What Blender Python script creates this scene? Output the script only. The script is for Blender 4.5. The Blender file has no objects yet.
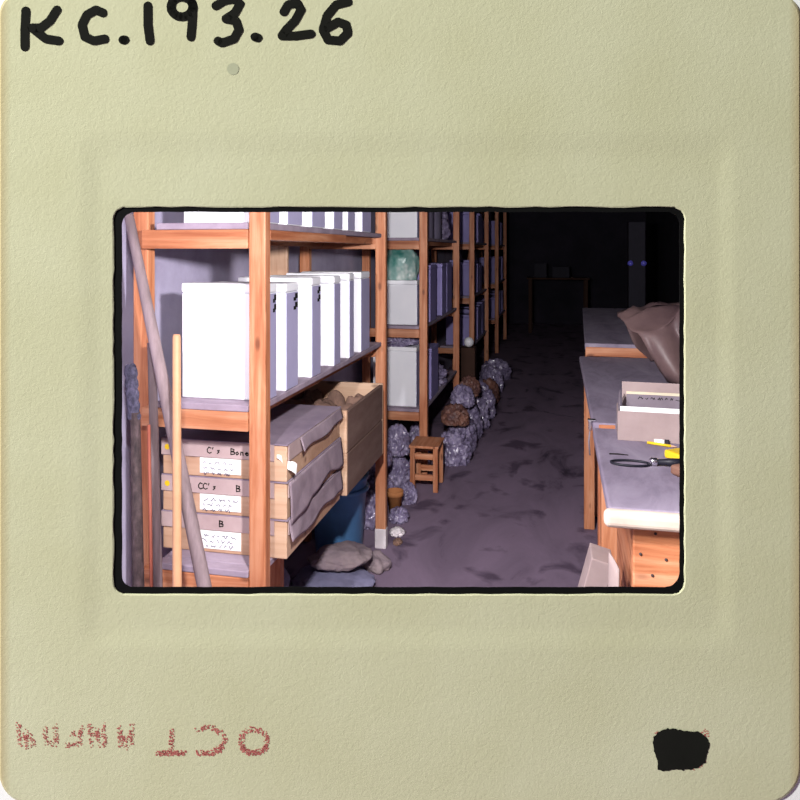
import bpy, bmesh, math, random
from mathutils import Vector, Matrix, noise
S = bpy.context.scene
COL = S.collection
PI = math.pi
RND = random.Random(7)

# ------------------------------------------------------------------ helpers
class MB:
    """collects shapes, links them as ONE mesh object"""
    def __init__(s): s.v = []; s.f = []; s.sm = []
    def add(s, vs, fs, smooth=False):
        o = len(s.v); s.v += [tuple(v) for v in vs]
        s.f += [tuple(i + o for i in f) for f in fs]; s.sm += [smooth] * len(fs)
        return s
    def box(s, x0, x1, y0, y1, z0, z1, M=None):
        vs = [Vector((x, y, z)) for z in (z0, z1) for y in (y0, y1) for x in (x0, x1)]
        if M: vs = [M @ v for v in vs]
        return s.add(vs, [(0,2,3,1),(4,5,7,6),(0,1,5,4),(2,6,7,3),(0,4,6,2),(1,3,7,5)])
    def tube(s, pts, rad, n=12, closed=False, caps=True):
        pts = [Vector(p) for p in pts]; k = len(pts)
        rads = rad if isinstance(rad, (list, tuple)) else [rad] * k
        vs = []; fs = []
        for i, p in enumerate(pts):
            a = pts[(i - 1) % k] if (closed or i > 0) else p
            b = pts[(i + 1) % k] if (closed or i < k - 1) else p
            d = (b - a).normalized()
            u = d.cross(Vector((0.31, 0.17, 0.93)));
            if u.length < 1e-3: u = d.cross(Vector((1, 0, 0)))
            u.normalize(); w = d.cross(u)
            vs += [p + (u * math.cos(2*PI*j/n) + w * math.sin(2*PI*j/n)) * rads[i] for j in range(n)]
        for i in range(k if closed else k - 1):
            a = i * n; b = ((i + 1) % k) * n
            fs += [(a+j, a+(j+1) % n, b+(j+1) % n, b+j) for j in range(n)]
        if caps and not closed:
            fs.append(tuple(range(n - 1, -1, -1))); fs.append(tuple((k-1)*n + j for j in range(n)))
        return s.add(vs, fs, True)
    def lathe(s, prof, cx=0, cy=0, cz=0, n=28):
        vs = [(cx + r*math.cos(2*PI*j/n), cy + r*math.sin(2*PI*j/n), cz + z) for r, z in prof for j in range(n)]
        fs = [(i*n+j, i*n+(j+1) % n, (i+1)*n+(j+1) % n, (i+1)*n+j) for i in range(len(prof)-1) for j in range(n)]
        fs.append(tuple(range(n-1, -1, -1))); fs.append(tuple((len(prof)-1)*n+j for j in range(n)))
        return s.add(vs, fs, True)
    def grid(s, fn, nu, nv, thick=None):
        vs = [Vector(fn(i/nu, j/nv)) for j in range(nv+1) for i in range(nu+1)]
        fs = [(j*(nu+1)+i, j*(nu+1)+i+1, (j+1)*(nu+1)+i+1, (j+1)*(nu+1)+i) for j in range(nv) for i in range(nu)]
        return s.add(vs, fs, True)
    def build(s, name, mat, parent=None, bevel=0, seg=2, solid=0):
        me = bpy.data.meshes.new(name); me.from_pydata(s.v, [], s.f)
        bm = bmesh.new(); bm.from_mesh(me); bmesh.ops.recalc_face_normals(bm, faces=bm.faces); bm.to_mesh(me); bm.free()
        me.polygons.foreach_set('use_smooth', s.sm); me.materials.append(mat); me.update()
        o = bpy.data.objects.new(name, me); COL.objects.link(o)
        if parent: o.parent = parent
        if solid:
            m = o.modifiers.new('thickness', 'SOLIDIFY'); m.thickness = solid; m.offset = 0
        if bevel:
            m = o.modifiers.new('bevel', 'BEVEL'); m.width = bevel; m.segments = seg; m.limit_method = 'ANGLE'; m.angle_limit = math.radians(40)
        return o

def tag(o, label, cat, group=None):
    o['label'] = label; o['category'] = cat
    if group: o['group'] = group
    return o
def thing(name, label, cat, loc=(0,0,0), rz=0, group=None):
    o = bpy.data.objects.new(name, None); o.empty_display_size = .05; COL.objects.link(o)
    o.location = loc; o.rotation_euler = (0, 0, rz)
    return tag(o, label, cat, group)
def structure(o): o['kind'] = 'structure'; return o
def dup(root, loc, label, rz=None, group=None):
    r = root.copy(); COL.objects.link(r); r.location = loc; r['label'] = label
    if rz is not None: r.rotation_euler = (0, 0, rz)
    if group: r['group'] = group
    for ch in list(root.children):
        c = ch.copy(); COL.objects.link(c); c.parent = r
        for g in list(ch.children):
            d = g.copy(); COL.objects.link(d); d.parent = c
    return r

# ---------------------------------------------------------------- materials
def nodes(name):
    m = bpy.data.materials.new(name); m.use_nodes = True; nt = m.node_tree
    return m, nt, nt.nodes['Principled BSDF'], nt.nodes.new, nt.links.new
def grainy(name, stops, scale=(8,8,8), detail=6, rough=.7, bump=.15, bscale=None, spec=.3, distort=0., bdist=.004):
    m, nt, b, N, L = nodes(name)
    tc = N('ShaderNodeTexCoord'); mp = N('ShaderNodeMapping'); mp.inputs['Scale'].default_value = scale
    L(tc.outputs['Object'], mp.inputs['Vector'])
    nz = N('ShaderNodeTexNoise'); nz.inputs['Scale'].default_value = 1; nz.inputs['Detail'].default_value = detail
    nz.inputs['Roughness'].default_value = .65; nz.inputs['Distortion'].default_value = distort
    L(mp.outputs[0], nz.inputs['Vector'])
    cr = N('ShaderNodeValToRGB'); e = cr.color_ramp.elements
    while len(e) < len(stops): e.new(.5)
    for el, (p, c) in zip(e, stops): el.position = p; el.color = (*c, 1)
    L(nz.outputs['Fac'], cr.inputs['Fac']); L(cr.outputs['Color'], b.inputs['Base Color'])
    b.inputs['Roughness'].default_value = rough; b.inputs['Specular IOR Level'].default_value = spec
    if bump:
        bp = N('ShaderNodeBump'); bp.inputs['Strength'].default_value = bump; bp.inputs['Distance'].default_value = bdist
        if bscale:
            n2 = N('ShaderNodeTexNoise'); n2.inputs['Scale'].default_value = bscale; n2.inputs['Detail'].default_value = 5
            L(tc.outputs['Object'], n2.inputs['Vector']); L(n2.outputs['Fac'], bp.inputs['Height'])
        else: L(nz.outputs['Fac'], bp.inputs['Height'])
        L(bp.outputs[0], b.inputs['Normal'])
    return m
def wood(name, dark, mid, light, axis):
    sc = [38, 38, 38]; sc[axis] = 2.2
    m = grainy(name, [(.27, dark), (.48, mid), (.72, light)], tuple(sc), 7, .55, .2, distort=.4, bdist=.002)
    # knots
    nt = m.node_tree; N = nt.nodes.new; L = nt.links.new; b = nt.nodes['Principled BSDF']; cr = nt.nodes['Color Ramp']
    tc = nt.nodes['Texture Coordinate']; mp = N('ShaderNodeMapping'); s2 = [14, 14, 14]; s2[axis] = 6; mp.inputs['Scale'].default_value = s2
    vo = N('ShaderNodeTexVoronoi'); vo.inputs['Scale'].default_value = 1; L(tc.outputs['Object'], mp.inputs[0]); L(mp.outputs[0], vo.inputs['Vector'])
    r2 = N('ShaderNodeValToRGB'); r2.color_ramp.elements[0].position = .07; r2.color_ramp.elements[0].color = (.35,.3,.3,1)
    r2.color_ramp.elements[1].position = .16; r2.color_ramp.elements[1].color = (1,1,1,1); L(vo.outputs['Distance'], r2.inputs[0])
    mx = N('ShaderNodeMix'); mx.data_type = 'RGBA'; mx.blend_type = 'MULTIPLY'; mx.inputs[0].default_value = .8
    n3 = N('ShaderNodeTexNoise'); n3.inputs['Scale'].default_value = 3.2; n3.inputs['Detail'].default_value = 4; L(tc.outputs['Object'], n3.inputs['Vector'])
    r3 = N('ShaderNodeValToRGB'); r3.color_ramp.elements[0].position = .36; r3.color_ramp.elements[0].color = (.62,.46,.42,1); r3.color_ramp.elements[1].position = .6; r3.color_ramp.elements[1].color = (1,1,1,1); L(n3.outputs['Fac'], r3.inputs[0])
    m3 = N('ShaderNodeMix'); m3.data_type = 'RGBA'; m3.blend_type = 'MULTIPLY'; m3.inputs[0].default_value = .75; L(r2.outputs[0], m3.inputs[6]); L(r3.outputs[0], m3.inputs[7])
    L(cr.outputs[0], mx.inputs[6]); L(m3.outputs[2], mx.inputs[7]); L(mx.outputs[2], b.inputs['Base Color'])
    return m
def plain(name, c, rough=.6, spec=.3, metal=0., var=.12, sc=9):
    d = tuple(max(0, x*(1-var)) for x in c); u = tuple(min(1, x*(1+var)) for x in c)
    m = grainy(name, [(.3, d), (.7, u)], (sc,)*3, 4, rough, .05, spec=spec)
    m.node_tree.nodes['Principled BSDF'].inputs['Metallic'].default_value = metal
    return m

OD, OM, OL_ = (.27,.075,.028), (.50,.20,.096), (.66,.355,.215)
W = [wood('orange_pine_'+a, OD, OM, OL_, i) for i, a in enumerate('xyz')]
T = [wood('tan_board_'+a, (.46,.27,.165), (.56,.37,.25), (.64,.45,.32), i) for i, a in enumerate('xyz')]
DUST = grainy('dusty_shelf_board', [(.3,(.22,.17,.22)),(.7,(.38,.31,.38))], (6,10,6), 6, .9, .2)
BENCH = grainy('dusty_bench_board', [(.28,(.16,.13,.18)),(.5,(.25,.21,.28)),(.75,(.33,.29,.36))], (9,3.2,9), 7, .85, .2, distort=.6)
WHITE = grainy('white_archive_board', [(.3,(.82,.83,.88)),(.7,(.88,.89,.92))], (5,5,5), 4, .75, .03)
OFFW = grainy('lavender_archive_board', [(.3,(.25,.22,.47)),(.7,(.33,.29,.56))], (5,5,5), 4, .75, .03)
PAPER = plain('white_paper', (.85,.85,.84), .9, .1, 0, .04)
INK = plain('black_ink', (.012,.012,.010), .9, .05)
GREYWRAP = grainy('grey_wrapping_paper', [(.3,(.20,.15,.19)),(.7,(.33,.26,.30))], (8,8,8), 6, .8, .4, 22)
LIDTOP = grainy('mauve_dusty_lid_top', [(.3,(.19,.145,.20)),(.7,(.29,.23,.29))], (7,7,7), 6, .9, .1)
LIDBRD = grainy('mauve_box_lid', [(.3,(.36,.26,.26)),(.7,(.48,.365,.36))], (7,7,7), 6, .85, .1)
POLE = grainy('weathered_grey_pole', [(.3,(.15,.11,.115)),(.7,(.30,.23,.245))], (30,30,3), 6, .85, .3)
IRON = grainy('rusty_dark_iron', [(.3,(.02,.013,.015)),(.55,(.06,.04,.042)),(.8,(.12,.08,.09))], (60,60,30), 6, .75, .5)
BRISTLE = grainy('dark_bristle', [(.35,(.02,.02,.035)),(.7,(.10,.09,.145))], (90,90,60), 5, .9, .7)
REDW = plain('red_painted_wood', (.26,.07,.045), .6)
BLUE = plain('blue_plastic', (.09,.22,.44), .5, .3)
TERRA = plain('terracotta', (.48,.20,.08), .9, .1)
SACK = grainy('dusty_sack', [(.3,(.17,.13,.16)),(.7,(.31,.245,.25))], (6,6,6), 6, .9, .3, 30)
SACKB = grainy('blue_grey_sack', [(.3,(.12,.12,.20)),(.7,(.22,.21,.32))], (6,6,6), 6, .8, .3, 30)
TARP = grainy('brown_paper_sack', [(.3,(.085,.05,.055)),(.7,(.165,.105,.10))], (5,5,5), 6, .5, .5, 14, .5)
CARD = grainy('grey_pink_cardboard', [(.3,(.29,.22,.215)),(.7,(.36,.28,.27))], (9,9,9), 5, .9, .08)
CARDG = grainy('grey_cardboard', [(.3,(.17,.14,.17)),(.7,(.23,.195,.23))], (9,9,9), 5, .9, .08)
BAGM = grainy('clear_plastic_bag', [(.3,(.10,.08,.145)),(.5,(.22,.185,.30)),(.7,(.44,.39,.54))], (27,21,21), 6, .22, .4, 22, .7)
BAGB = grainy('brown_filled_bag', [(.3,(.07,.035,.04)),(.7,(.24,.11,.075))], (13,13,13), 6, .5, .3, 20, .4)
GREENB = grainy('green_plastic_bag', [(.36,(.04,.19,.16)),(.55,(.22,.36,.33)),(.72,(.75,.78,.74))], (7,7,5), 3, .35, .2, 14, .5)
CHROME = plain('chrome', (.8,.8,.85), .18, .5, 1.0, .03)
STEEL = plain('dull_steel_canister', (.38,.34,.48), .35, .5, .6)
BLACKP = plain('black_rubber', (.012,.012,.02), .5)
YELLOW = plain('yellow_paint', (.75,.50,.02), .5)
LEATHER = plain('brown_leather', (.20,.10,.07), .6)
CREAM = plain('cream_edge', (.52,.43,.37), .6)
STONE = grainy('brown_sherd', [(.3,(.12,.07,.06)),(.7,(.30,.18,.13))], (25,25,25), 6, .9, .4)
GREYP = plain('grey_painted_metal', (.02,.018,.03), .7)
BLUEG = plain('blue_reflector', (.16,.15,.80), .3, .9)
TRAYS = grainy('grey_brown_tray_side', [(.3,(.13,.075,.06)),(.7,(.22,.145,.12))], (6,3,12), 6, .85, .2)
DARKWOOD = plain('dark_brown_board', (.05,.022,.014), .8)
SIDESHADE = grainy('lavender_side_shade', [(.3,(.36,.34,.52)),(.7,(.43,.41,.60))], (5,5,5), 4, .8, .03)  # shade on the aisle side of white boxes, put into the colour
WPAINT = plain('white_ball_gloss', (.85,.85,.9), .2, .6, 0, .02)
FOOT = plain('pale_paint_drip', (.72,.66,.68), .8)

# ----------------------------------------------------------------- viewpoint
EYE = 1.5
FPX = 722.0
YAW = math.atan2(158, FPX)
fwd = Vector((-math.sin(YAW), math.cos(YAW), 0)); rgt = Vector((math.cos(YAW), math.sin(YAW), 0))
cam = bpy.data.cameras.new('camera'); co = bpy.data.objects.new('camera', cam); COL.objects.link(co)
co.location = (0, 0, EYE); co.rotation_euler = (PI/2, 0, YAW)
cam.sensor_width = 36; cam.lens = FPX/800*36; cam.shift_y = -150/800; cam.clip_start = .05; cam.clip_end = 60
S.camera = co

# ------------------------------------------------------------------- setting
XL, XR, YB, ZC = -1.36, 1.7, 15.0, 2.75
PLAST = grainy('grey_plaster', [(.25,(.26,.23,.33)),(.5,(.40,.365,.50)),(.75,(.52,.48,.60))], (2.2,2.2,2.2), 8, .9, .35, 30)
FLOORM = grainy('dusty_concrete', [(.30,(.07,.05,.08)),(.40,(.19,.14,.20)),(.62,(.245,.18,.255))], (2.6,1.1,1), 9, .9, .25, 40, .15, .8)
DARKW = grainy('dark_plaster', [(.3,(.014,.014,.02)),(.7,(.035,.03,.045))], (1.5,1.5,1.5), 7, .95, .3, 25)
WWALL = plain('white_wall_paint', (.90,.90,.89), .9, .1, 0, .02)
nt = FLOORM.node_tree; N = nt.nodes.new; L = nt.links.new; b = nt.nodes['Principled BSDF']; src = b.inputs['Base Color'].links[0].from_socket
mp = N('ShaderNodeMapping'); mp.inputs['Scale'].default_value = (4.2, 3.4, 1); mp.inputs['Location'].default_value = (.6, .35, 0); L(nt.nodes['Texture Coordinate'].outputs['Object'], mp.inputs[0])
sn = N('ShaderNodeTexNoise'); sn.inputs['Scale'].default_value = 1; sn.inputs['Detail'].default_value = 5; sn.inputs['Distortion'].default_value = .5; L(mp.outputs[0], sn.inputs['Vector'])
sr = N('ShaderNodeValToRGB'); sr.color_ramp.elements[0].position = .34; sr.color_ramp.elements[0].color = (.46,.44,.48,1); sr.color_ramp.elements[1].position = .44; sr.color_ramp.elements[1].color = (1,1,1,1); L(sn.outputs['Fac'], sr.inputs[0])
mx = N('ShaderNodeMix'); mx.data_type = 'RGBA'; mx.blend_type = 'MULTIPLY'; mx.inputs[0].default_value = 1; L(src, mx.inputs[6]); L(sr.outputs[0], mx.inputs[7]); L(mx.outputs[2], b.inputs['Base Color'])
structure(MB().box(-2.6, 3.2, -1.5, YB+.1, -.1, 0).build('floor', FLOORM))
structure(MB().box(XL-.1, XL, .70, YB+.1, 0, ZC).build('wall_left', PLAST))
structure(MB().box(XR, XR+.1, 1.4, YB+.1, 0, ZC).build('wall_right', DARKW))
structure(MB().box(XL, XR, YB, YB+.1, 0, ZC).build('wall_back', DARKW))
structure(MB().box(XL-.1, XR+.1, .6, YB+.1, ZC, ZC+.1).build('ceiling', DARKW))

# front wall: white, with the opening the slide mount is fixed over
MD = 1.09                                   # eye to the face of the mount
K = MD/FPX                                  # metres per 1/800 of the mount's width
TH = .0045                                   # thickness of the card
base = fwd*(MD+TH)                          # wall face
def setup(o, z=0): o.location = (base.x, base.y, z); o.rotation_euler = (0, 0, YAW); return o
m = MB(); WT = .04
ox0, ox1, oz0, oz1 = -.53, .53, EYE-.62, EYE+.16
for a in ((-1.25, ox0, 0, ZC), (ox1, 1.98, 0, ZC), (ox0, ox1, 0, oz0), (ox0, ox1, oz1, ZC)):
    m.box(a[0], a[1], 0, WT, a[2], a[3])
structure(setup(m.build('wall_front', WWALL)))

# --------------------------------------------------------------- slide mount
def rrect(l, r, t, b, rad, nc=8, ne=36, jit=0):
    """rounded rectangle in slide units (x right, y down), same vertex count for every ring"""
    if not isinstance(rad, tuple): rad = (rad,)*4
    out = []
    cs = [(l+rad[0], t+rad[0], PI, rad[0]), (r-rad[1], t+rad[1], 1.5*PI, rad[1]), (r-rad[2], b-rad[2], 0, rad[2]), (l+rad[3], b-rad[3], .5*PI, rad[3])]
    for i, (cx, cy, a0, R) in enumerate(cs):
        arc = [(cx+R*math.cos(a0+PI/2*j/nc), cy+R*math.sin(a0+PI/2*j/nc)) for j in range(nc+1)]
        out += arc
        nx = cs[(i+1) % 4]; e = (nx[0]+nx[3]*math.cos(nx[2]), nx[1]+nx[3]*math.sin(nx[2]))
        for j in range(1, ne): out.append((arc[-1][0]+(e[0]-arc[-1][0])*j/ne, arc[-1][1]+(e[1]-arc[-1][1])*j/ne))
    if jit:
        rr = random.Random(3); out = [(x+rr.uniform(-jit, jit), y+rr.uniform(-jit, jit)) for x, y in out]
    return out
ZB = EYE + (250-804)*K                      # lower edge of the mount
def sl(x, y, d): return ((x-400)*K, -TH-d, EYE+(250-y)*K-ZB)     # d = height above the card's face
def rings(mb, rs, smooth):
    n = len(rs[0][0]); vs = [sl(x, y, d) for ring, d in rs for x, y in ring]
    fs = [(i*n+j, i*n+(j+1) % n, (i+1)*n+(j+1) % n, (i+1)*n+j) for i in range(len(rs)-1) for j in range(n)]
    mb.add(vs, fs, smooth)
mcard, nt, b, N, L = nodes('olive_cream_card')
tc = N('ShaderNodeTexCoord')
n1 = N('ShaderNodeTexNoise'); n1.inputs['Scale'].default_value = 4.5; n1.inputs['Detail'].default_value = 6; L(tc.outputs['Object'], n1.inputs['Vector'])
cr = N('ShaderNodeValToRGB'); cr.color_ramp.elements[0].position = .3; cr.color_ramp.elements[1].position = .7
cr.color_ramp.elements[0].color = (.550,.540,.345,1); cr.color_ramp.elements[1].color = (.605,.600,.41,1)
L(n1.outputs['Fac'], cr.inputs[0])
# brown handling stain along the rim of the card
sp = N('ShaderNodeSeparateXYZ'); L(tc.outputs['Object'], sp.inputs[0])
ab = N('ShaderNodeMath'); ab.operation = 'ABSOLUTE'; L(sp.outputs['X'], ab.inputs[0])
mr = N('ShaderNodeMapRange'); mr.inputs[1].default_value = 389*K; mr.inputs[2].default_value = 401*K; L(ab.outputs[0], mr.inputs[0])
ml = N('ShaderNodeMath'); ml.operation = 'MULTIPLY'; ml.inputs[1].default_value = .7; L(mr.outputs[0], ml.inputs[0])
mx = N('ShaderNodeMix'); mx.data_type = 'RGBA'; mx.inputs[7].default_value = (.42,.30,.13,1); L(ml.outputs[0], mx.inputs[0]); L(cr.outputs[0], mx.inputs[6])
L(mx.outputs[2], b.inputs['Base Color'])
b.inputs['Roughness'].default_value = .8; b.inputs['Specular IOR Level'].default_value = .2
n2 = N('ShaderNodeTexNoise'); n2.inputs['Scale'].default_value = 150; n2.inputs['Detail'].default_value = 4; n2.inputs['Roughness'].default_value = .6; n2.inputs['Distortion'].default_value = .8
L(tc.outputs['Object'], n2.inputs['Vector'])
bp = N('ShaderNodeBump'); bp.inputs['Strength'].default_value = .2; bp.inputs['Distance'].default_value = .0032
L(n2.outputs['Fac'], bp.inputs['Height']); L(bp.outputs[0], b.inputs['Normal'])

mount = setup(thing('slide_mount', 'large olive-cream card slide mount with rounded corners framing the store room', 'slide mount'), ZB)
outR = (22, 26, 36, 30); ol = (-1, 801, -8, 804)
mb = MB()
ap = rrect(113, 685, 207, 595, 12, jit=.55); ap2 = rrect(112, 686, 206, 596, 13)
EMB = .0016
rings(mb, [(rrect(*ol, outR), -TH), (rrect(*ol, outR), -.0015), (rrect(ol[0]+2, ol[1]-2, ol[2]+2, ol[3]-2, outR), 0),
           ] + [(rrect(76+28*q/8, 738-24*q/8, 128+32*q/8, 652-26*q/8, 16), -EMB*(3*(q/8)**2-2*(q/8)**3)) for q in range(9)] + [(rrect(105, 693, 199, 603, 16), -EMB), (ap2, -EMB-.0002), (ap, -EMB-.0009), (ap, -TH)], False)
card = mb.build('card', mcard, mount)
mb = MB(); KF = (MD+.0040)/MD
def wide(ring): return [((x-400)*KF+400, (y-250)*KF+250) for x, y in ring]
inner = wide(rrect(122, 679.5, 212, 587, (13, 12, 15, 11), jit=.3))
apx = rrect(111.5, 686.5, 205.5, 596.5, 13)
rings(mb, [(apx, -TH), (apx, -.0040), (inner, -.0040), (inner, -TH), (apx, -TH)], False)
FILMK = plain('black_film_edge', (.004,.004,.004), .8, .1)
mb.build('film_border', FILMK, mount)

def strokes(mb, lines, w, d=.0006, jit=0, rr=None):
    """flat pen strokes lying on the card, in slide units"""
    for ln in lines:
        for (x0, y0), (x1, y1) in zip(ln, ln[1:]):
            dx, dy = x1-x0, y1-y0; l = math.hypot(dx, dy) or 1; px, py = -dy/l*w/2, dx/l*w/2
            mb.add([sl(x0+px, y0+py, d), sl(x1+px, y1+py, d), sl(x1-px, y1-py, d), sl(x0-px, y0-py, d)], [(0,1,2,3)])
        for x, y in ln:
            mb.add([sl(x+w/2*math.cos(2*PI*j/12)*(1+jit*(rr.random()-.5) if rr else 1), y+w/2*math.sin(2*PI*j/12), d+.00002) for j in range(12)], [tuple(range(12))])
def arc(cx, cy, rx, ry, a0, a1, n=14): return [(cx+rx*math.cos(math.radians(a0+(a1-a0)*i/n)), cy+ry*math.sin(math.radians(a0+(a1-a0)*i/n))) for i in range(n+1)]
PEN = [[(26,11),(25,30),(25,47)], [(57,10),(50,21),(41,28),(32,28),(46,39),(59,41)],
       [(103,13),(96,10),(87,15),(82,25),(85,37),(94,41),(105,39)], [(123,40),(125,40)],
       [(148,6),(148,25),(150,41)],
       arc(182,7,11,10,-20,340)+[(193,7),(192,25),(191,37)],
       [(216,6),(224,1),(234,-1),(240,4),(235,13),(226,19),(236,21),(239,30),(234,39),(222,43),(218,41)],
       [(255,37),(258,38)],
       [(284,12),(288,5),(297,3),(301,10),(295,21),(286,30),(282,36),(296,36),(311,34)],
       [(348,2),(336,5),(327,16),(323,30),(328,40),(340,41),(348,33),(346,25),(338,22),(328,28)]]
for ch in (PEN[0:2], PEN[2:3], PEN[3:4], PEN[4:5], PEN[5:6], PEN[6:7], PEN[7:8], PEN[8:9], PEN[9:10]):
    mb = MB(); strokes(mb, ch, 9.0, jit=.15, rr=random.Random(1)); mb.build('handwritten_character', INK, mount)
# ink blot
blot = [(653,736),(659,731),(668,728),(676,729),(684,730),(697,731),(706,736),(709,743),(708,752),(705,762),(698,767),(690,769),(683,770),(674,769),(664,771),(658,769),(656,757),(653,748)]
rr = random.Random(5); fine = []
for i, (x, y) in enumerate(blot):
    nx, ny = blot[(i+1) % len(blot)]
    for j in range(4): fine.append((x+(nx-x)*j/4+rr.uniform(-.7,.7), y+(ny-y)*j/4+rr.uniform(-.7,.7)))
mb = MB(); mb.add([sl(680,750,.0008)]+[sl(x,y,.0008) for x, y in fine], [(0, i+1, (i+1) % len(fine)+1) for i in range(len(fine))]); mb.build('ink_blot', INK, mount)
STAMP = plain('red_stamp_ink', (.52,.16,.14), .8, .1)
def dots(mb, x, y, s, d=.0005):
    mb.add([sl(x-s, y-s*.8, d), sl(x+s*.9, y-s, d), sl(x+s, y+s, d), sl(x-s*.8, y+s*.9, d)], [(0,1,2,3)])
for spots in ([(700,734),(703,737),(706,733)], [(694,767),(698,765),(701,764)], [(658,734)]):
    mb = MB()
    for i in range(14*len(spots)):
        a = rr.choice(spots); dots(mb, a[0]+rr.gauss(0,2.2), a[1]+rr.gauss(0,1.6), rr.uniform(.35,.8), .0004)
    mb.build('red_ink_trace', STAMP, mount)
# date stamp, upside down: OCT and a worn year
def dotted(lines, w, dens, s):
    mb = MB()
    for ln in lines:
        for (x0, y0), (x1, y1) in zip(ln, ln[1:]):
            l = math.hypot(x1-x0, y1-y0)
            for q in range(int(l*w*dens)):
                t = rr.random(); dots(mb, x0+(x1-x0)*t+rr.uniform(-w/2, w/2), y0+(y1-y0)*t+rr.uniform(-w/2, w/2), s*rr.uniform(.6,1.2))
    mb.build('stamp_letter', STAMP, mount)
dotted([[(158,753),(185,753)],[(158,753),(185,753)],[(171,752),(172,729)]], 5, .48, .72)
dotted([[(197,730),(205,727),(215,728),(223,734),(225,741),(221,749),(212,753),(198,752)],[(222,746),(212,753),(198,753)]], 5, .5, .7)
dotted([arc(254,741,13,12,0,360), arc(254,742,13,11,20,160)], 5.5, .5, .72)
for ln, dn in (([[(18,724),(21,746)],[(20,735),(32,736),(33,747)],[(26,730),(27,747)]], .45), ([[(45,725),(46,742),(56,745)],[(55,726),(57,744)]], .4),
               ([[(66,745),(80,744),(82,726)],[(70,733),(80,734)]], .42), ([[(90,724),(92,745)],[(104,724),(105,746)],[(92,735),(104,736)],[(97,728),(98,745)]], .42),
               ([[(120,738),(131,738)],[(119,726),(121,747)],[(132,725),(131,747)],[(125,738),(126,748)]], .45)):
    dotted(ln, 5, dn, .62)
mb = MB(); mb.add([sl(233+6*math.cos(j*PI/8), 69+6*math.sin(j*PI/8), .0004) for j in range(16)], [tuple(range(16))])
mb.build('grey_smudge', plain('grey_smudge_ink', (.44,.45,.31), .9, .1), mount)

# ------------------------------------------------------------- shelving unit
PW, PD, UD = .053, .04, .40                # post width, post depth, unit depth
def shelving(label, y, length, levels, front_batten=False, mid=True, h=2.35):
    t = thing('shelving_unit', label, 'shelving unit', (-.845, y, 0), 0, 'wooden shelving units along the left wall')
    for (x0, y0) in ((-PW, 0), (-UD-.055, .03), (-PW, length-PD), (-UD-.055, length-PD)):
        MB().box(x0, x0+PW, y0, y0+PD, 0, h).build('post', W[2], t, .004)
    for z in levels:
        for y0 in (0.004, length-.034):
            MB().box(-UD-.004, -PW-.0005, y0 if y0 > .1 else -.006, (y0 if y0 > .1 else -.006)+.032, z-.058, z-.0005).build('end_rail', W[0], t, .003)
        MB().box(-UD+.045, -.020, .042, length-.042, z, z+.02).build('shelf_board', DUST, t, .003)
        MB().box(-UD+.045, -PW-.001, -.004, .0415, z, z+.02).build('board_end', DUST, t, .003)
        MB().box(-UD+.046, -UD+.085, .075, length-.075, z-.045, z-.0005).build('bearer', W[1], t, .003)
        MB().box(-PW-.045, -PW-.006, .075, length-.075, z-.032, z-.0005).build('bearer', W[1], t, .003)
    return t
u1 = shelving('nearest wooden shelving unit, with wooden trays and labelled boxes on its lowest shelf', 2.0, 1.56, (.525, 1.018, 1.562))
MB().box(-.030, -.008, .06, .86, 1.530, 1.5615).build('batten', W[1], u1, .003)
MB().box(-.40, -.312, .98, 1.0, 1.0385, 1.5165).build('backing_board', T[2], u1, .003)
MB().box(-.150, -.098, .36, .40, 0, .4925).build('prop', W[2], u1, .003)
MB().box(-PW-.002, .002, 1.518, 1.562, 0.0, .10).build('paint_drip', FOOT, u1, .004)
u2 = shelving('second wooden shelving unit along the left wall, beyond the gap after the nearest unit', 4.70, 1.62, (.425, .975, 1.562))
u3 = shelving('third wooden shelving unit from the front, left of the dark aisle', 7.45, 1.6, (.48, 1.0, 1.562))
u4 = shelving('farthest wooden shelving unit fading into the dark on the left', 10.55, 1.7, (.48, 1.0, 1.562))

# white archive boxes, broad face to the camera
def archive_box(label, loc, w, t, h, group, mat=WHITE, mark=None):
    r = thing('archive_box', label, 'archive box', loc, 0, group)
    MB().box(-w, 0, 0, t, 0, h-.03).build('body', mat, r, .004)
    if mat is WHITE: MB().box(.0003, .0016, .003, t-.003, .003, h-.032).build('shaded_side', SIDESHADE, r)  # thin sheet on the aisle side, tinted to stand for its shade
    MB().box(-w-.002, .002, -.002, t+.002, h-.0295, h).build('lid', mat, r, .006, 3)
    if mark:
        q = MB(); g = random.Random(mark)
        for zz in (h-.045, h-.075):
            q.box(.0017, .0022, t*.72, t*.95, zz-.009, zz+.009)
            q.box(.0017, .0024, t*.6, t*.8, zz-.016, zz-.004)
        q.build('black_mark', INK, r)
    return r
ords = ['first', 'second', 'third', 'fourth', 'fifth', 'sixth']
ym = [(2.065,.075), (2.222,.112), (2.475,.10), (2.74,.085), (2.955,.07), (3.14,.15)]
for i, (y, t) in enumerate(ym):
    archive_box('%s white archive box from the near post on the middle shelf' % ords[i], (-.868, y, 1.0385), .284, t, (.358,.352,.362,.358,.362,.362)[i], 'archive boxes on the middle shelf of the nearest unit', WHITE, i+1 if i < 3 else None)
yt = [(2.075,.09), (2.235,.14), (2.475,.15), (2.735,.12), (2.93,.11), (3.16,.16)]
for i, (y, t) in enumerate(yt):
    archive_box('%s white archive box from the near post on the top shelf' % ords[i], (-.868, y, 1.5825), .284, t, .36, 'archive boxes on the top shelf of the nearest unit')

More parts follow.
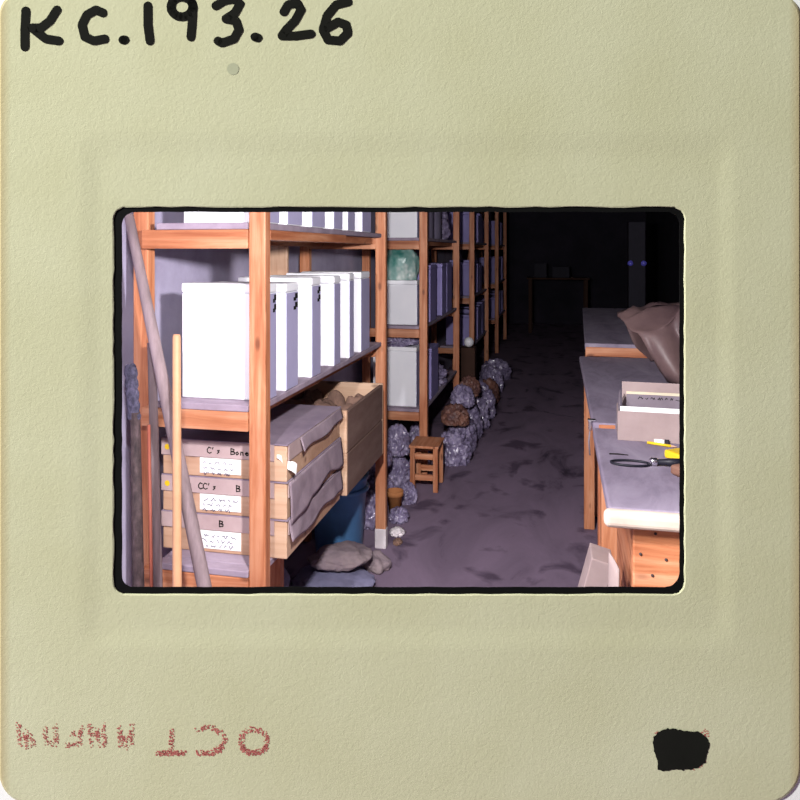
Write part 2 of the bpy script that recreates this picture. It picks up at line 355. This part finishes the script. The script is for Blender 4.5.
# labelled flat boxes on the lowest shelf
def plane_strokes(mb, lines, w, org, ux, uz, off):
    org, ux, uz, off = Vector(org), Vector(ux), Vector(uz), Vector(off)
    P = lambda x, y: org+off+ux*x+uz*y
    for ln in lines:
        for (x0, y0), (x1, y1) in zip(ln, ln[1:]):
            dx, dy = x1-x0, y1-y0; l = math.hypot(dx, dy) or 1; px, py = -dy/l*w/2, dx/l*w/2; ex, ey = dx/l*w/3, dy/l*w/3
            mb.add([P(x0+px-ex, y0+py-ey), P(x1+px+ex, y1+py+ey), P(x1-px+ex, y1-py+ey), P(x0-px-ex, y0-py-ey)], [(0,1,2,3)])
GL = {'C': [[(.8,.85),(.4,1),(.1,.6),(.15,.2),(.5,0),(.85,.15)]], "'": [[(.3,1),(.2,.7)]], 's': [[(.6,.55),(.25,.5),(.5,.28),(.2,.02)]],
      'B': [[(.1,0),(.1,1),(.65,.85),(.6,.6),(.15,.5),(.75,.4),(.7,.1),(.1,0)]], 'N': [[(.1,0),(.1,1),(.7,0),(.7,1)]], 'o': [[(.4,.5),(.1,.3),(.3,0),(.6,.2),(.4,.5)]],
      'e': [[(.1,.28),(.6,.3),(.4,.52),(.1,.3),(.3,0),(.65,.1)]], 'n': [[(.1,0),(.15,.5),(.5,.45),(.55,0)]], ' ': [], '3': [[(.1,.9),(.6,.95),(.35,.55),(.65,.3),(.1,0)]],
      'i': [[(.3,0),(.3,.5)]], 'D': [[(.1,0),(.1,1),(.6,.8),(.65,.3),(.1,0)]]}
def write(text, h): 
    out = []
    for i, ch in enumerate(text):
        for ln in GL[ch]: out.append([((i*.85+x)*h, y*h) for x, y in ln])
    return out
def scribble(w, rows, h, seed):
    g = random.Random(seed); out = []
    for r in range(rows):
        x = g.uniform(0, .12)*w; e = w*g.uniform(.72, .98); y = -r*h*1.6
        while x < e:
            n = g.randint(3, 7); ln = []
            for k in range(n): ln.append((x, y+(g.random()-.5)*h)); x += h*.32
            out.append(ln); x += h*.7
    return out
BW, BL = .421, .555                         # width across, length along the shelf
def flat_box(label, z, h, lidh, text, tx, seed, dot, wrap):
    r = thing('storage_box', label, 'box', (-1.238, 2.10, z), 0, 'labelled flat boxes on the lowest shelf')
    MB().box(0, BW, 0, BL, 0, h-.004).build('body', T[0], r, .003)
    lid = MB().box(-.004, BW-.04, -.004, -.0005, h-lidh, h-.001).box(BW+.0005, BW+.004, .01, BL+.004, h-lidh, h-.001).build('lid', LIDBRD, r, .0012)
    MB().box(-.004, BW+.004, -.004, BL+.004, h-.0035, h).build('lid_top', LIDTOP, lid, .001)
    q = MB(); plane_strokes(q, write(text, .019), .0034, (tx, -.0043, h-lidh+.014), (1,0,0), (0,0,1), (0,-.0006,0)); q.build('lettering', INK, lid)
    lb = MB().box(.130, .270, -.0022, -.0004, .012, h-lidh-.002).build('paper_label', PAPER, r, .0004)
    q = MB(); plane_strokes(q, scribble(.12, 3, .010, seed), .0021, (.138, -.0022, h-lidh-.018), (1,0,0), (0,0,1), (0,-.0006,0)); q.build('label_writing', plain('blue_black_ink', (.03,.03,.10), .7), lb)
    if dot: MB().add([(.018+.009*math.cos(j*PI/8), -.0050, h-.028+.009*math.sin(j*PI/8)) for j in range(16)], [tuple(range(16))]).build('yellow_sticker', YELLOW, r)
    if wrap:
        y0, y1, zt, drop, sd = wrap
        def f(u, v):
            y = y0+(y1-y0)*u; ragged = drop*(.85+.38*noise.noise(Vector((u*2.2, sd, 0)))+.05*math.sin(u*14+sd))
            zz = zt-v*ragged
            out = .006+.011*abs(noise.noise(Vector((y*7, zz*10, sd))))*(.2+v)+.008*v
            return (BW+out, y, zz)
        MB().grid(f, 30, 10).build('torn_wrapping', GREYWRAP, r, solid=.0015)
    return r
flat_box('lowest labelled flat box of the stack on the bottom shelf', .5455, .121, .05, 'i     B', .10, 11, False, (.004, .55, .119, .088, 4.1))
flat_box('middle labelled flat box of the stack, marked CC on its lid', .667, .116, .052, "CC's    B", .125, 12, True, (.004, .55, .114, .118, 1.3))
flat_box('topmost labelled flat box of the stack, under the middle shelf', .7835, .116, .054, "C's  Bone", .155, 13, True, (.10, .55, .112, .045, 7.7))
tp = [o for o in COL.objects if o.name.startswith('storage_box')][-1]
MB().grid(lambda u, v: (BW-.03+.055*u, -.006+.03*u*(1-.3*v), .085-.035*u-.022*v*(.5+u)+.004*math.sin(9*u)), 8, 5).build('torn_paper_corner', PAPER, tp, solid=.001)
# wooden trays behind the boxes
def tray(label, z, h=.165):
    r = thing('wooden_tray', label, 'tray', (-1.20, 2.69, z), 0, 'wooden trays on the lowest shelf')
    w, l, k = .40, .60, .016
    MB().box(0, w, 0, k, 0, h).build('end_board', T[0], r, .003); MB().box(0, w, l-k, l, 0, h).build('end_board', T[0], r, .003)
    MB().box(0, k, k, l-k, 0, h-.004).build('side_board', TRAYS, r, .003); MB().box(w-k, w, k, l-k, 0, h-.004).build('side_board', TRAYS, r, .003)
    MB().box(k, w-k, k, l-k, .004, .016).build('bottom_board', T[1], r)
    return r
tray('lower wooden tray of the pair behind the labelled boxes', .5455); tray('upper open wooden tray heaped with brown lumps', .711)
def lump(mb_name, mat, seed, sx, sy, sz, amp=.35, freq=1.6, sub=4, flat=True, fine=.0, ridge=False):
    bm = bmesh.new(); bmesh.ops.create_icosphere(bm, subdivisions=sub, radius=1)
    off = Vector((seed*3.17, seed*1.71, seed*.93))
    for v in bm.verts:
        d = v.co.normalized(); a = noise.noise(d*freq+off)
        if ridge: a = .5-abs(noise.noise(d*freq*1.3+off))*2+.4*(.4-abs(noise.noise(d*freq*3.1+off)))
        k = 1+amp*a+fine*noise.noise(d*freq*5+off)
        p = d*k
        if flat: p.z = max(p.z, -.55)
        v.co = Vector((p.x*sx, p.y*sy, (p.z+(.55 if flat else 1))*sz))
    me = bpy.data.meshes.new(mb_name); bm.to_mesh(me); bm.free()
    me.polygons.foreach_set('use_smooth', [True]*len(me.polygons)); me.materials.append(mat)
    o = bpy.data.objects.new(mb_name, me); COL.objects.link(o); return o
k = 0
for i in range(3):
    for j in range(5):
        o = lump('brown_sherd', STONE, k+1, .052, .048, .04+.012*RND.random(), .3, 1.4, 3)
        o.location = (-1.12+i*.118, 2.765+j*.108, .728 + (.062 if True else 0)); k += 1
        o.location.z = .7275
        o.scale = (1, 1, 1.7)
        tag(o, 'brown earthy lump lying with others in the upper open tray', 'lump', 'brown lumps in the open tray')

# under the shelf
r = thing('plastic_bucket', 'blue plastic bucket on the floor under the wooden trays', 'bucket', (-1.05, 3.40, 0))
MB().lathe([(.105,0),(.112,.01),(.138,.385),(.146,.388),(.146,.405),(.134,.405),(.108,.02)]).build('body', BLUE, r)
MB().lathe([(.1455,.33),(.149,.333),(.149,.345),(.1455,.348)]).build('rim_band', BLUE, r)
def sack(name, label, loc, s, mat, seed, rz=0, amp=.32, fr=1.3, grp=None):
    o = lump(name, mat, seed, s[0], s[1], s[2], amp, fr, 5, True, .06); o.location = loc; o.rotation_euler = (0,0,rz)
    return tag(o, label, 'sack', grp)
sack('sack', 'pale dusty sack lying on top of the pile under the shelves', (-.965, 3.12, .088), (.13,.10,.055), SACK, 21, .5)
sack('sack', 'flat blue-grey sack at the bottom of the pile under the shelves', (-.985, 3.08, 0), (.18,.14,.050), SACKB, 22, .2, .2)
sack('sack', 'grey sack slumped beside the blue bucket', (-.835, 3.29, 0), (.062,.06,.05), SACK, 23, 0)
sack('sack', 'bluish sack behind the prop under the labelled boxes', (-1.20, 2.82, 0), (.11,.10,.12), SACKB, 24, 0)

# sticks and tools leaning at the near end of the unit
YS = 1.90
o = MB().tube([(-.800, 1.79, 0), (-.957, 1.84, .562), (-1.10, 1.885, 1.07), (-1.252, 1.932, 1.605)], [.021,.0195,.018,.014], 16).build('pole', POLE)
tag(o, 'thick weathered grey pole leaning diagonally across the near end of the shelves', 'pole')
o = MB().tube([(-.975, 1.735, 0), (-1.020, 1.803, .6), (-1.064, 1.878, 1.252), (-1.0645, 1.879, 1.259)], [.0125,.0125,.0115,.009], 16).build('broom_handle', plain('pale_turned_wood', (.56,.30,.165), .5))
tag(o, 'slim pale wooden handle standing upright before the labelled boxes', 'handle')
r = thing('iron_tool', 'dark rusty iron tool with a wide bristly head standing by the left wall', 'tool', (-1.188, 1.90, 0))
MB().tube([(0,0,0),(-.02,.01,.6),(-.034,.02,1.02)], [.019,.017,.014], 12).build('shaft', IRON, r)
MB().grid(lambda u, v: (-.038+(.020+.003*math.sin(v*30))*math.cos(2*PI*u)-.012*v, .02+.013*math.sin(2*PI*u), 1.0+.165*v-.012*abs(math.cos(2*PI*u))*v), 18, 14).build('bristly_head', BRISTLE, r)
o = MB().tube([(-1.155, 1.955, 0), (-1.20, 1.972, 1.22)], [.0145,.013], 12).build('stick', POLE)
tag(o, 'straight grey stick standing between the iron tool and the rear post', 'stick')
o = MB().tube([(-1.166, 1.93, 0), (-1.189, 1.938, .98)], [.0055,.005], 8).build('rod', REDW)
tag(o, 'thin red rod standing beside the dark iron tool', 'rod')

# --------------------------------------------- contents of the farther units
archive_box('white box with a scratched face on the top shelf of the second unit', (-.925, 4.76, 1.5825), .28, .16, .36, 'boxes in the second unit')
archive_box('squat white box under the green bag in the second unit', (-.925, 4.76, .9955), .28, .16, .30, 'boxes in the second unit')
o = lump('plastic_bag', GREENB, 31, .13, .07, .16, .22, 1.6, 5, True, .05); o.location = (-1.065, 4.84, 1.2958); tag(o, 'green and white plastic bag on top of a white box in the second unit', 'bag')
archive_box('tall white box on the lowest shelf of the second unit', (-.930, 4.76, .4455), .30, .20, .40, 'boxes in the second unit')
o = lump('plastic_bag', BAGM, 32, .13, .09, .05, .5, 2.0, 5, True, .1, True); o.location = (-1.08, 4.86, .8458); tag(o, 'crumpled clear bag on top of the tall white box in the second unit', 'bag')
for i, (y, t, lab) in enumerate(((4.98,.25,'lavender box nearest the gap on the middle shelf of the second unit'), (5.50,.22,'lavender box after the dark gap on the middle shelf of the second unit'), (5.76,.26,'lavender box at the far end of the middle shelf of the second unit'))):
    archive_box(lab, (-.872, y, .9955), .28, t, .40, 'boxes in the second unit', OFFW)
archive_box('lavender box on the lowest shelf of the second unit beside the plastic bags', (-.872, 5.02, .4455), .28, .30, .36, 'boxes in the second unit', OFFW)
def canister(label, y, rad=.12):
    r = thing('canister', label, 'canister', (-1.0, y, 1.5825), 0, 'metal canisters on the top shelf')
    MB().lathe([(rad*.97,0),(rad,.006),(rad,.30),(rad*.96,.315)]).build('body', STEEL, r)
    MB().lathe([(rad*1.02,.3155),(rad*1.03,.335),(rad*.98,.345),(rad*.2,.352)]).build('lid', STEEL, r)
canister('nearer dull metal canister on the top shelf of the second unit', 5.15); canister('farther dull metal canister on the top shelf of the second unit', 5.50)
o = lump('plastic_bag', BAGM, 33, .10, .13, .18, .3, 2.2, 5, True, .2); o.location = (-.99, 5.95, 1.5835); tag(o, 'bright crumpled bag at the far end of the top shelf of the second unit', 'bag')
o = lump('plastic_bag', BAGM, 34, .12, .15, .10, .4, 1.8, 5, True, .1, True); o.location = (-.99, 5.62, .4458); tag(o, 'crumpled clear bag on the lowest shelf of the second unit behind a lavender box', 'bag')
def shelf_row(unit, y0, zs, n, seed):
    g = random.Random(seed)
    for lev, z in zip(('lowest', 'middle', 'top'), zs):
        y = y0+.10
        for i in range(n):
            t = g.uniform(.17, .27); h = g.uniform(.30, .38)
            if y+t > y0+1.5: break
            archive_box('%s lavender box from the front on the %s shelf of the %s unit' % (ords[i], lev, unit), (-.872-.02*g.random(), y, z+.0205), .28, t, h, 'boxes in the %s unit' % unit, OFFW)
            y += t+g.choice([.02, .03, .12])
shelf_row('third', 7.45, (.48, 1.0, 1.562), 5, 41); shelf_row('farthest', 10.55, (.48, 1.0, 1.562), 5, 42)

# heap of bags on the floor
heap = [(-1.02,3.82,0,.10,.10,.14),(-1.05,4.17,0,.095,.10,.13),(-1.235,3.93,0,.095,.10,.20),(-1.20,4.36,0,.11,.11,.22),(-1.05,4.15,.22,.085,.09,.11),(-1.235,4.34,.31,.085,.09,.12),
        (-.72,5.05,0,.10,.13,.17),(-.70,5.37,0,.10,.14,.20),(-.73,5.20,.24,.09,.11,.11),(-.71,5.72,0,.10,.14,.22),(-.72,5.54,.30,.09,.11,.12),(-.70,6.08,0,.10,.14,.20),(-.71,5.90,.31,.09,.10,.12),
        (-.70,6.48,0,.11,.16,.24),(-.67,7.10,0,.10,.13,.18),(-.70,7.75,0,.10,.18,.20),(-.70,8.4,0,.10,.18,.18), (-.995,4.50,0,.08,.08,.14), (-1.0,4.50,.20,.08,.08,.14), (-1.19,4.62,0,.08,.08,.18), (-.93,4.85,0,.075,.08,.20), (-.98,5.06,0,.075,.08,.20), (-1.11,4.90,0,.08,.10,.20), (-.875,4.20,0,.055,.06,.09), (-.86,3.90,0,.055,.06,.06)]
for i, (x, y, z, sx, sy, sz) in enumerate(heap):
    brown = i in (8, 12, 14)
    o = lump('plastic_bag', BAGB if brown else BAGM, 50+i, sx*.9, sy*.9, sz*.8, .30, 1.9, 5, True, .14, True)
    o.location = (x, y, z); o.rotation_euler = (0,0,i*1.3)
    if i in (20, 21, 22): tag(o, 'crumpled clear bag under the lowest shelf of the second unit', 'bag', 'bags under the second unit')
    elif i < 6 or i > 16: tag(o, 'crumpled clear bag heaped in the gap between the first two shelving units', 'bag', 'bags in the gap between units')
    elif brown: tag(o, 'brown filled bag lying on the clear bags along the left of the aisle', 'bag', 'brown bags along the aisle')
    else: tag(o, 'crumpled clear bag on the floor along the left of the aisle beyond the wooden stand', 'bag', 'bags along the aisle')
r = thing('wooden_stand', 'small open orange wooden stand on the floor at the foot of the second unit', 'stand', (-.90, 4.40, 0))
for x in (0, .145):
    for y in (0, .20): MB().box(x, x+.03, y, y+.03, 0, .27).build('leg', W[2], r, .003)
for z in (.07, .20):
    MB().box(.0305, .1445, .004, .026, z, z+.035).build('rail', W[0], r, .002); MB().box(.0305, .1445, .204, .226, z, z+.035).build('rail', W[0], r, .002)
MB().box(-.005, .18, -.005, .235, .2705, .285).build('top_board', W[1], r, .002)
r = thing('plant_pot', 'small terracotta pot on the floor just beyond the far post of the nearest unit', 'pot', (-.905, 4.0, 0))
MB().lathe([(.030,0),(.042,.105),(.048,.106),(.049,.135),(.044,.135),(.030,.02)]).build('body', TERRA, r)
o = lump('paper_scrap', FOOT, 71, .035, .04, .02, .5, 2, 4, True, .1, True); o.location = (-.83, 3.72, 0); tag(o, 'pale crumpled paper scrap on the floor by the far post of the nearest unit', 'scrap')
o = lump('paper_scrap', STONE, 72, .02, .03, .015, .5, 2, 4, True, .1, True); o.location = (-.80, 3.60, 0); tag(o, 'brown dirt clod on the floor by the white foot of the far post', 'clod')
o = MB().box(-.92, -.77, 6.83, 6.97, 0, .57).build('wooden_box', DARKWOOD, None, .004); tag(o, 'dark upright wooden box between the second and third units', 'box')
bm_ = MB(); n = 14; bm_.lathe([(.048*math.sin(PI*max(i,.15)/n), .048-.048*math.cos(PI*i/n)) for i in range(n)]+[(.004,.096)], n=24)
o = bm_.build('ball', WPAINT); o.location = (-.835, 6.90, .5705); tag(o, 'small bright white ball on top of a dark upright box', 'ball')

# ------------------------------------------------------------------- benches
def bench(label, y0, y1, x1, z, th=.035, mat=BENCH, edge=None, legs=((0,0),(0,1),(1,0),(1,1)), x0=.115, rz=0):
    t = thing('workbench', label, 'workbench', (x0, y0, 0), rz, 'workbenches along the right')
    w, l = x1-x0, y1-y0
    MB().box(0, w, (.0 if not edge else .03), l, z-th, z).build('top', mat, t, .006, 3)
    for i, j in legs:
        MB().box(.022 if i == 0 else w-.077, .077 if i == 0 else w-.022, .08 if j == 0 else l-.10, .13 if j == 0 else l-.05, 0, z-th-.0005).build('leg', W[2], t, .004)
    MB().box(.0785, w-.079, l-.098, l-.055, z-th-.10, z-th-.0005).build('apron', W[0], t, .003)
    if not edge: MB().box(.058, .088, .131, l-.101, z-th-.09, z-th-.0005).build('apron', W[1], t, .003)
    return t
b1 = bench('nearest workbench with a pale rounded front edge, at the right of the aisle', 1.72, 2.525, .95, .90, edge=True, legs=((0,1),(1,1),(1,0)))
MB().box(-.012, .835, -.005, .0295, .862, .902).build('edge_strip', CREAM, b1, .014, 4)
pn = MB().box(.055, .80, .035, .075, .40, .8615).build('end_panel', W[0], b1, .004)
MB().box(.055, .095, .0755, .5, .40, .8615).build('side_panel', W[1], b1, .004)
for (x, z) in ((.105,.845),(.072,.795),(.128,.787),(.098,.748)):
    MB().lathe([(.0034,0),(.0034,.002),(.002,.003)], n=10).build('nail_head', IRON, pn)
    pn.children[-1].matrix_local = Matrix.Translation((x, .0352, z)) @ Matrix.Rotation(PI/2, 4, 'X')
b2 = bench('second workbench with a dusty mauve top, beyond the card-file box', 2.53, 4.10, .98, .915)
MB().box(.02, .20, -.004, -.0005, .885, .910).build('front_lip', W[0], b2, .001)
b3 = bench('farthest and tallest workbench with an orange front rail, beyond the brown sack', 4.12, 6.65, 1.0, .985, x0=.145, rz=-.027)
MB().box(0.004, .40, -.008, -.0005, .915, .965).build('front_rail', W[0], b3, .002)

# card-file box
r = thing('card_file_box', 'open grey cardboard card-file box full of white cards on the nearest workbench', 'box', (.184, 2.372, .9005), -.05)
bw, bl, bh, kk = .30, .125, .092, .004
MB().box(0, bw, 0, kk, 0, bh).build('front_side', CARD, r, .001)
MB().box(0, kk, kk+.0005, bl, 0, bh).build('left_side', CARD, r, .001); MB().box(bw-kk, bw, kk+.0005, bl, 0, bh).build('right_side', CARD, r, .001)
MB().box(kk+.0005, bw-kk-.0005, kk+.0005, bl, 0, .004).build('bottom', CARD, r)
M = Matrix.Translation((.018, bl+.003, .0015)) @ Matrix.Rotation(-.20, 4, 'X')
MB().box(0, bw-.02, 0, .004, 0, .160, M).build('back_flap', CARD, r, .001)
M2 = Matrix.Translation((.016, bl-.006, .10)) @ Matrix.Rotation(.12, 4, 'Y') @ Matrix.Rotation(.35, 4, 'X')
MB().box(-.012, -.008, -.08, 0, -.06, .04, M2).build('side_flap', CARDG, r, .001)
for i in range(5):
    y = .010+i*.008; hh = .096+.003*(i % 3)
    o = MB().box(.008, bw-.008, y, y+.002, .0045, hh, Matrix.Translation((0,0,0)) @ Matrix.Rotation(0, 4, 'X')).build('index_card', PAPER, r)
MB().box(.03, bw-.03, .100, .102, .0045, .128).build('divider_card', CARDG, r); MB().box(.03, bw-.03, .0992, .1028, .1285, .137).build('cream_tab', plain('cream_card', (.62,.54,.40), .9), r)
q = MB(); plane_strokes(q, scribble(.15, 1, .008, 5), .002, (.055, .0998, .117), (1,0,0), (0,0,1), (0,-.0006,0)); q.build('card_writing', INK, r)

# pencil with eraser beside it
r = thing('pencil', 'yellow pencil lying in front of the card-file box', 'pencil', (.27, 2.345, .9005), -.42)
MB().tube([(0,0,.0045),(.072,0,.0045)], .0045, 6).build('shaft', YELLOW, r); MB().tube([(.0721,0,.0045),(.087,0,.0045),(.09,0,.0045)], [.0044,.0012,.0004], 8).build('point', T[0], r)
r = thing('eraser', 'small white eraser with a dark band behind the yellow pencil', 'eraser', (.292, 2.362, .9005), -.2)
MB().box(0, .03, 0, .012, 0, .011).build('rubber', PAPER, r, .002); MB().box(.0305, .043, -.0005, .0125, 0, .0115).build('sleeve', GREYP, r, .001)
# loop, ring and barrel
r = thing('hand_lens', 'black wire loop with a chrome collar lying on the nearest workbench', 'hand lens', (.145, 2.11, .9005))
MB().tube([(.052+.052*math.cos(a*PI/16), .026*math.sin(a*PI/16), .004) for a in range(32)], .0032, 8, closed=True).build('wire_loop', BLACKP, r)
MB().tube([(.106,0,.011),(.109,0,.012),(.122,0,.012),(.125,0,.011)], [.008,.011,.011,.008], 16).build('chrome_collar', CHROME, r)
MB().tube([(.1255,0,.012),(.150,.002,.012),(.152,.002,.012),(.20,.006,.012)], [.007,.009,.011,.011], 14).build('handle', BLACKP, r)
r = thing('tape_measure', 'yellow tape measure at the right edge of the nearest workbench', 'tape measure', (.315, 2.175, .9005), .1)
MB().box(0, .06, -.03, .03, 0, .024, Matrix.Rotation(.5, 4, 'Z')).build('case', YELLOW, r, .006, 3); MB().box(.061, .072, -.008, .008, .004, .014, Matrix.Rotation(.5, 4, 'Z')).build('tape_end', GREYP, r, .001)
o = lump('leather_pouch', LEATHER, 81, .05, .035, .022, .25, 1.5, 4); o.location = (.345, 2.035, .9003); tag(o, 'small brown leather pouch in front of the yellow tape measure', 'pouch')
o = MB().tube([(.147,2.20,.9025),(.17,2.203,.9025),(.20,2.198,.9025)], [.0018,.002,.0012], 8).build('twig', INK); tag(o, 'thin dark twig lying on the nearest workbench behind the wire loop', 'twig')
# clamp and string at the joint of the two benches
r = thing('metal_clip', 'small metal clip with a hanging string at the corner where the two benches meet', 'clip', (.106, 2.56, .9155))
MB().box(-.006, .02, -.012, .012, .0, .004).box(-.0035, .006, -.012, .012, -.033, -.0002).build('jaw', CHROME, r, .001)
MB().tube([(.000,-.015,-.034),(-.003,-.016,-.07),(.000,-.017,-.115)], .0028, 8).build('string', CARDG, r)

# brown paper sack on the second bench
def fsack(u, v):
    # u runs left to right, v from the foot of the front round over the top to the back
    z = .345*math.sin(min(1, v*1.12)*PI)**.62
    y = 3.30+.62*v-.05*math.sin(v*PI*2)
    x = .470-.50*z+u*(.50+.52*z)
    f = noise.noise(Vector((u*3.0, v*4.0, 3.3))); g = .5-abs(noise.noise(Vector((u*4.2+2, v*5.5, 9.1))))
    e = min(1, v*8)*min(1, (1-v)*8)
    z = z*(1-.20*(1-u))+(.05*f+.085*g)*e
    z *= (.88+.12*min(1, u*4))
    y += .09*g-.05*f
    if u < .12: x -= .02*(1-u/.12)*math.sin(v*PI)
    return (x, y, max(.0, z)+.9205)
m = MB().grid(fsack, 46, 54)
o = m.build('paper_sack', TARP, None, solid=.004); tag(o, 'crumpled brown paper sack slumped on the second workbench', 'sack')
# leaning cartons under the near bench
M = Matrix.Translation((-.112, 1.84, 0)) @ Matrix.Rotation(.255, 4, 'Y')
o = MB().box(0, .055, 0, .10, .016, .765, M).build('leaning_carton', CARD, None, .003); 
tag(o, 'grey-pink cardboard carton leaning against the near workbench', 'carton')
r = None
def fpap(u, v):
    a = -1.0+2.0*u
    return (.140-.022*math.cos(a*1.5)+.022*(1-v)*.2+.003*math.sin(v*7), 1.765+.075*u+.004*math.sin(v*5), .001+.775*v*(1-.05*(a+.2)**2))
o = MB().grid(fpap, 16, 30).build('curled_card_sheet', CARD, None, solid=.003); tag(o, 'curled sheet of pale card standing between the carton and the bench panel', 'card sheet')

# ---------------------------------------------------------------- far end
r = thing('grey_pillar', 'dim grey metal cabinet far off with two blue reflectors', 'cabinet', (.86, 9.4, 0))
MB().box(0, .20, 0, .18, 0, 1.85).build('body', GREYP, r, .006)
for x in (.02, .18): MB().tube([(x,-.012,1.335),(x,-.0005,1.335)], .034, 16).build('reflector', BLUEG, r)
r = thing('far_table', 'dim table at the dark far end of the aisle', 'table', (-.55, 13.2, 0))
MB().box(0, 1.1, 0, .6, .97, 1.0).build('top', DARKWOOD, r, .004)
for x in (.03, 1.01):
    for y in (.03, .51): MB().box(x, x+.06, y, y+.06, 0, .9695).build('leg', DARKWOOD, r, .003)
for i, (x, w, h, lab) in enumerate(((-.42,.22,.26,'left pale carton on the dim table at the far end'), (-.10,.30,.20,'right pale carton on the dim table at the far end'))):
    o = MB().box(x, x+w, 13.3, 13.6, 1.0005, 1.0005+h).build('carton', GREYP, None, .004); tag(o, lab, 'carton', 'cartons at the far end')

# -------------------------------------------------------------------- lights
# the photographer's flash just inside the opening, and a weaker fill lamp added to soften shadows on the left
def flash(name, side, power, smooth):
    fl = bpy.data.lights.new(name, 'POINT'); fl.shadow_soft_size = .03; fl.energy = 1; fl.use_nodes = True
    fo = bpy.data.objects.new(name, fl); COL.objects.link(fo)
    p = fwd*1.20 + rgt*side; fo.location = (p.x, p.y, EYE+.10)
    nt = fl.node_tree; em = nt.nodes['Emission']; lf = nt.nodes.new('ShaderNodeLightFalloff')
    lf.inputs['Strength'].default_value = power; lf.inputs['Smooth'].default_value = smooth
    nt.links.new(lf.outputs['Quadratic'], em.inputs['Strength']); em.inputs['Color'].default_value = (1, .965, .975, 1)
flash('camera_flash', -.05, 400, 5.0)
flash('added_fill_lamp', -.43, 130, 3.5)
# copy-stand lamp raking over the card from the upper left
al = bpy.data.lights.new('copy_stand_lamp', 'AREA'); al.shape = 'DISK'; al.size = .9; al.energy = 1290; al.color = (.985, 1, .95)
ao = bpy.data.objects.new('copy_stand_lamp', al); COL.objects.link(ao)
tgt = fwd*MD + Vector((0, 0, EYE-.25)); ao.location = tgt + rgt*(-6.0) - fwd*3.6 + Vector((0, 0, 4.2))
ao.rotation_euler = (tgt-ao.location).to_track_quat('-Z', 'Y').to_euler()

w = bpy.data.worlds.new('world'); S.world = w; w.use_nodes = True
w.node_tree.nodes['Background'].inputs[0].default_value = (.6,.58,.62,1); w.node_tree.nodes['Background'].inputs[1].default_value = .012
vs = S.view_settings; vs.view_transform = 'Standard'; vs.look = 'None'; vs.exposure = 0; vs.gamma = 1; vs.use_curve_mapping = False
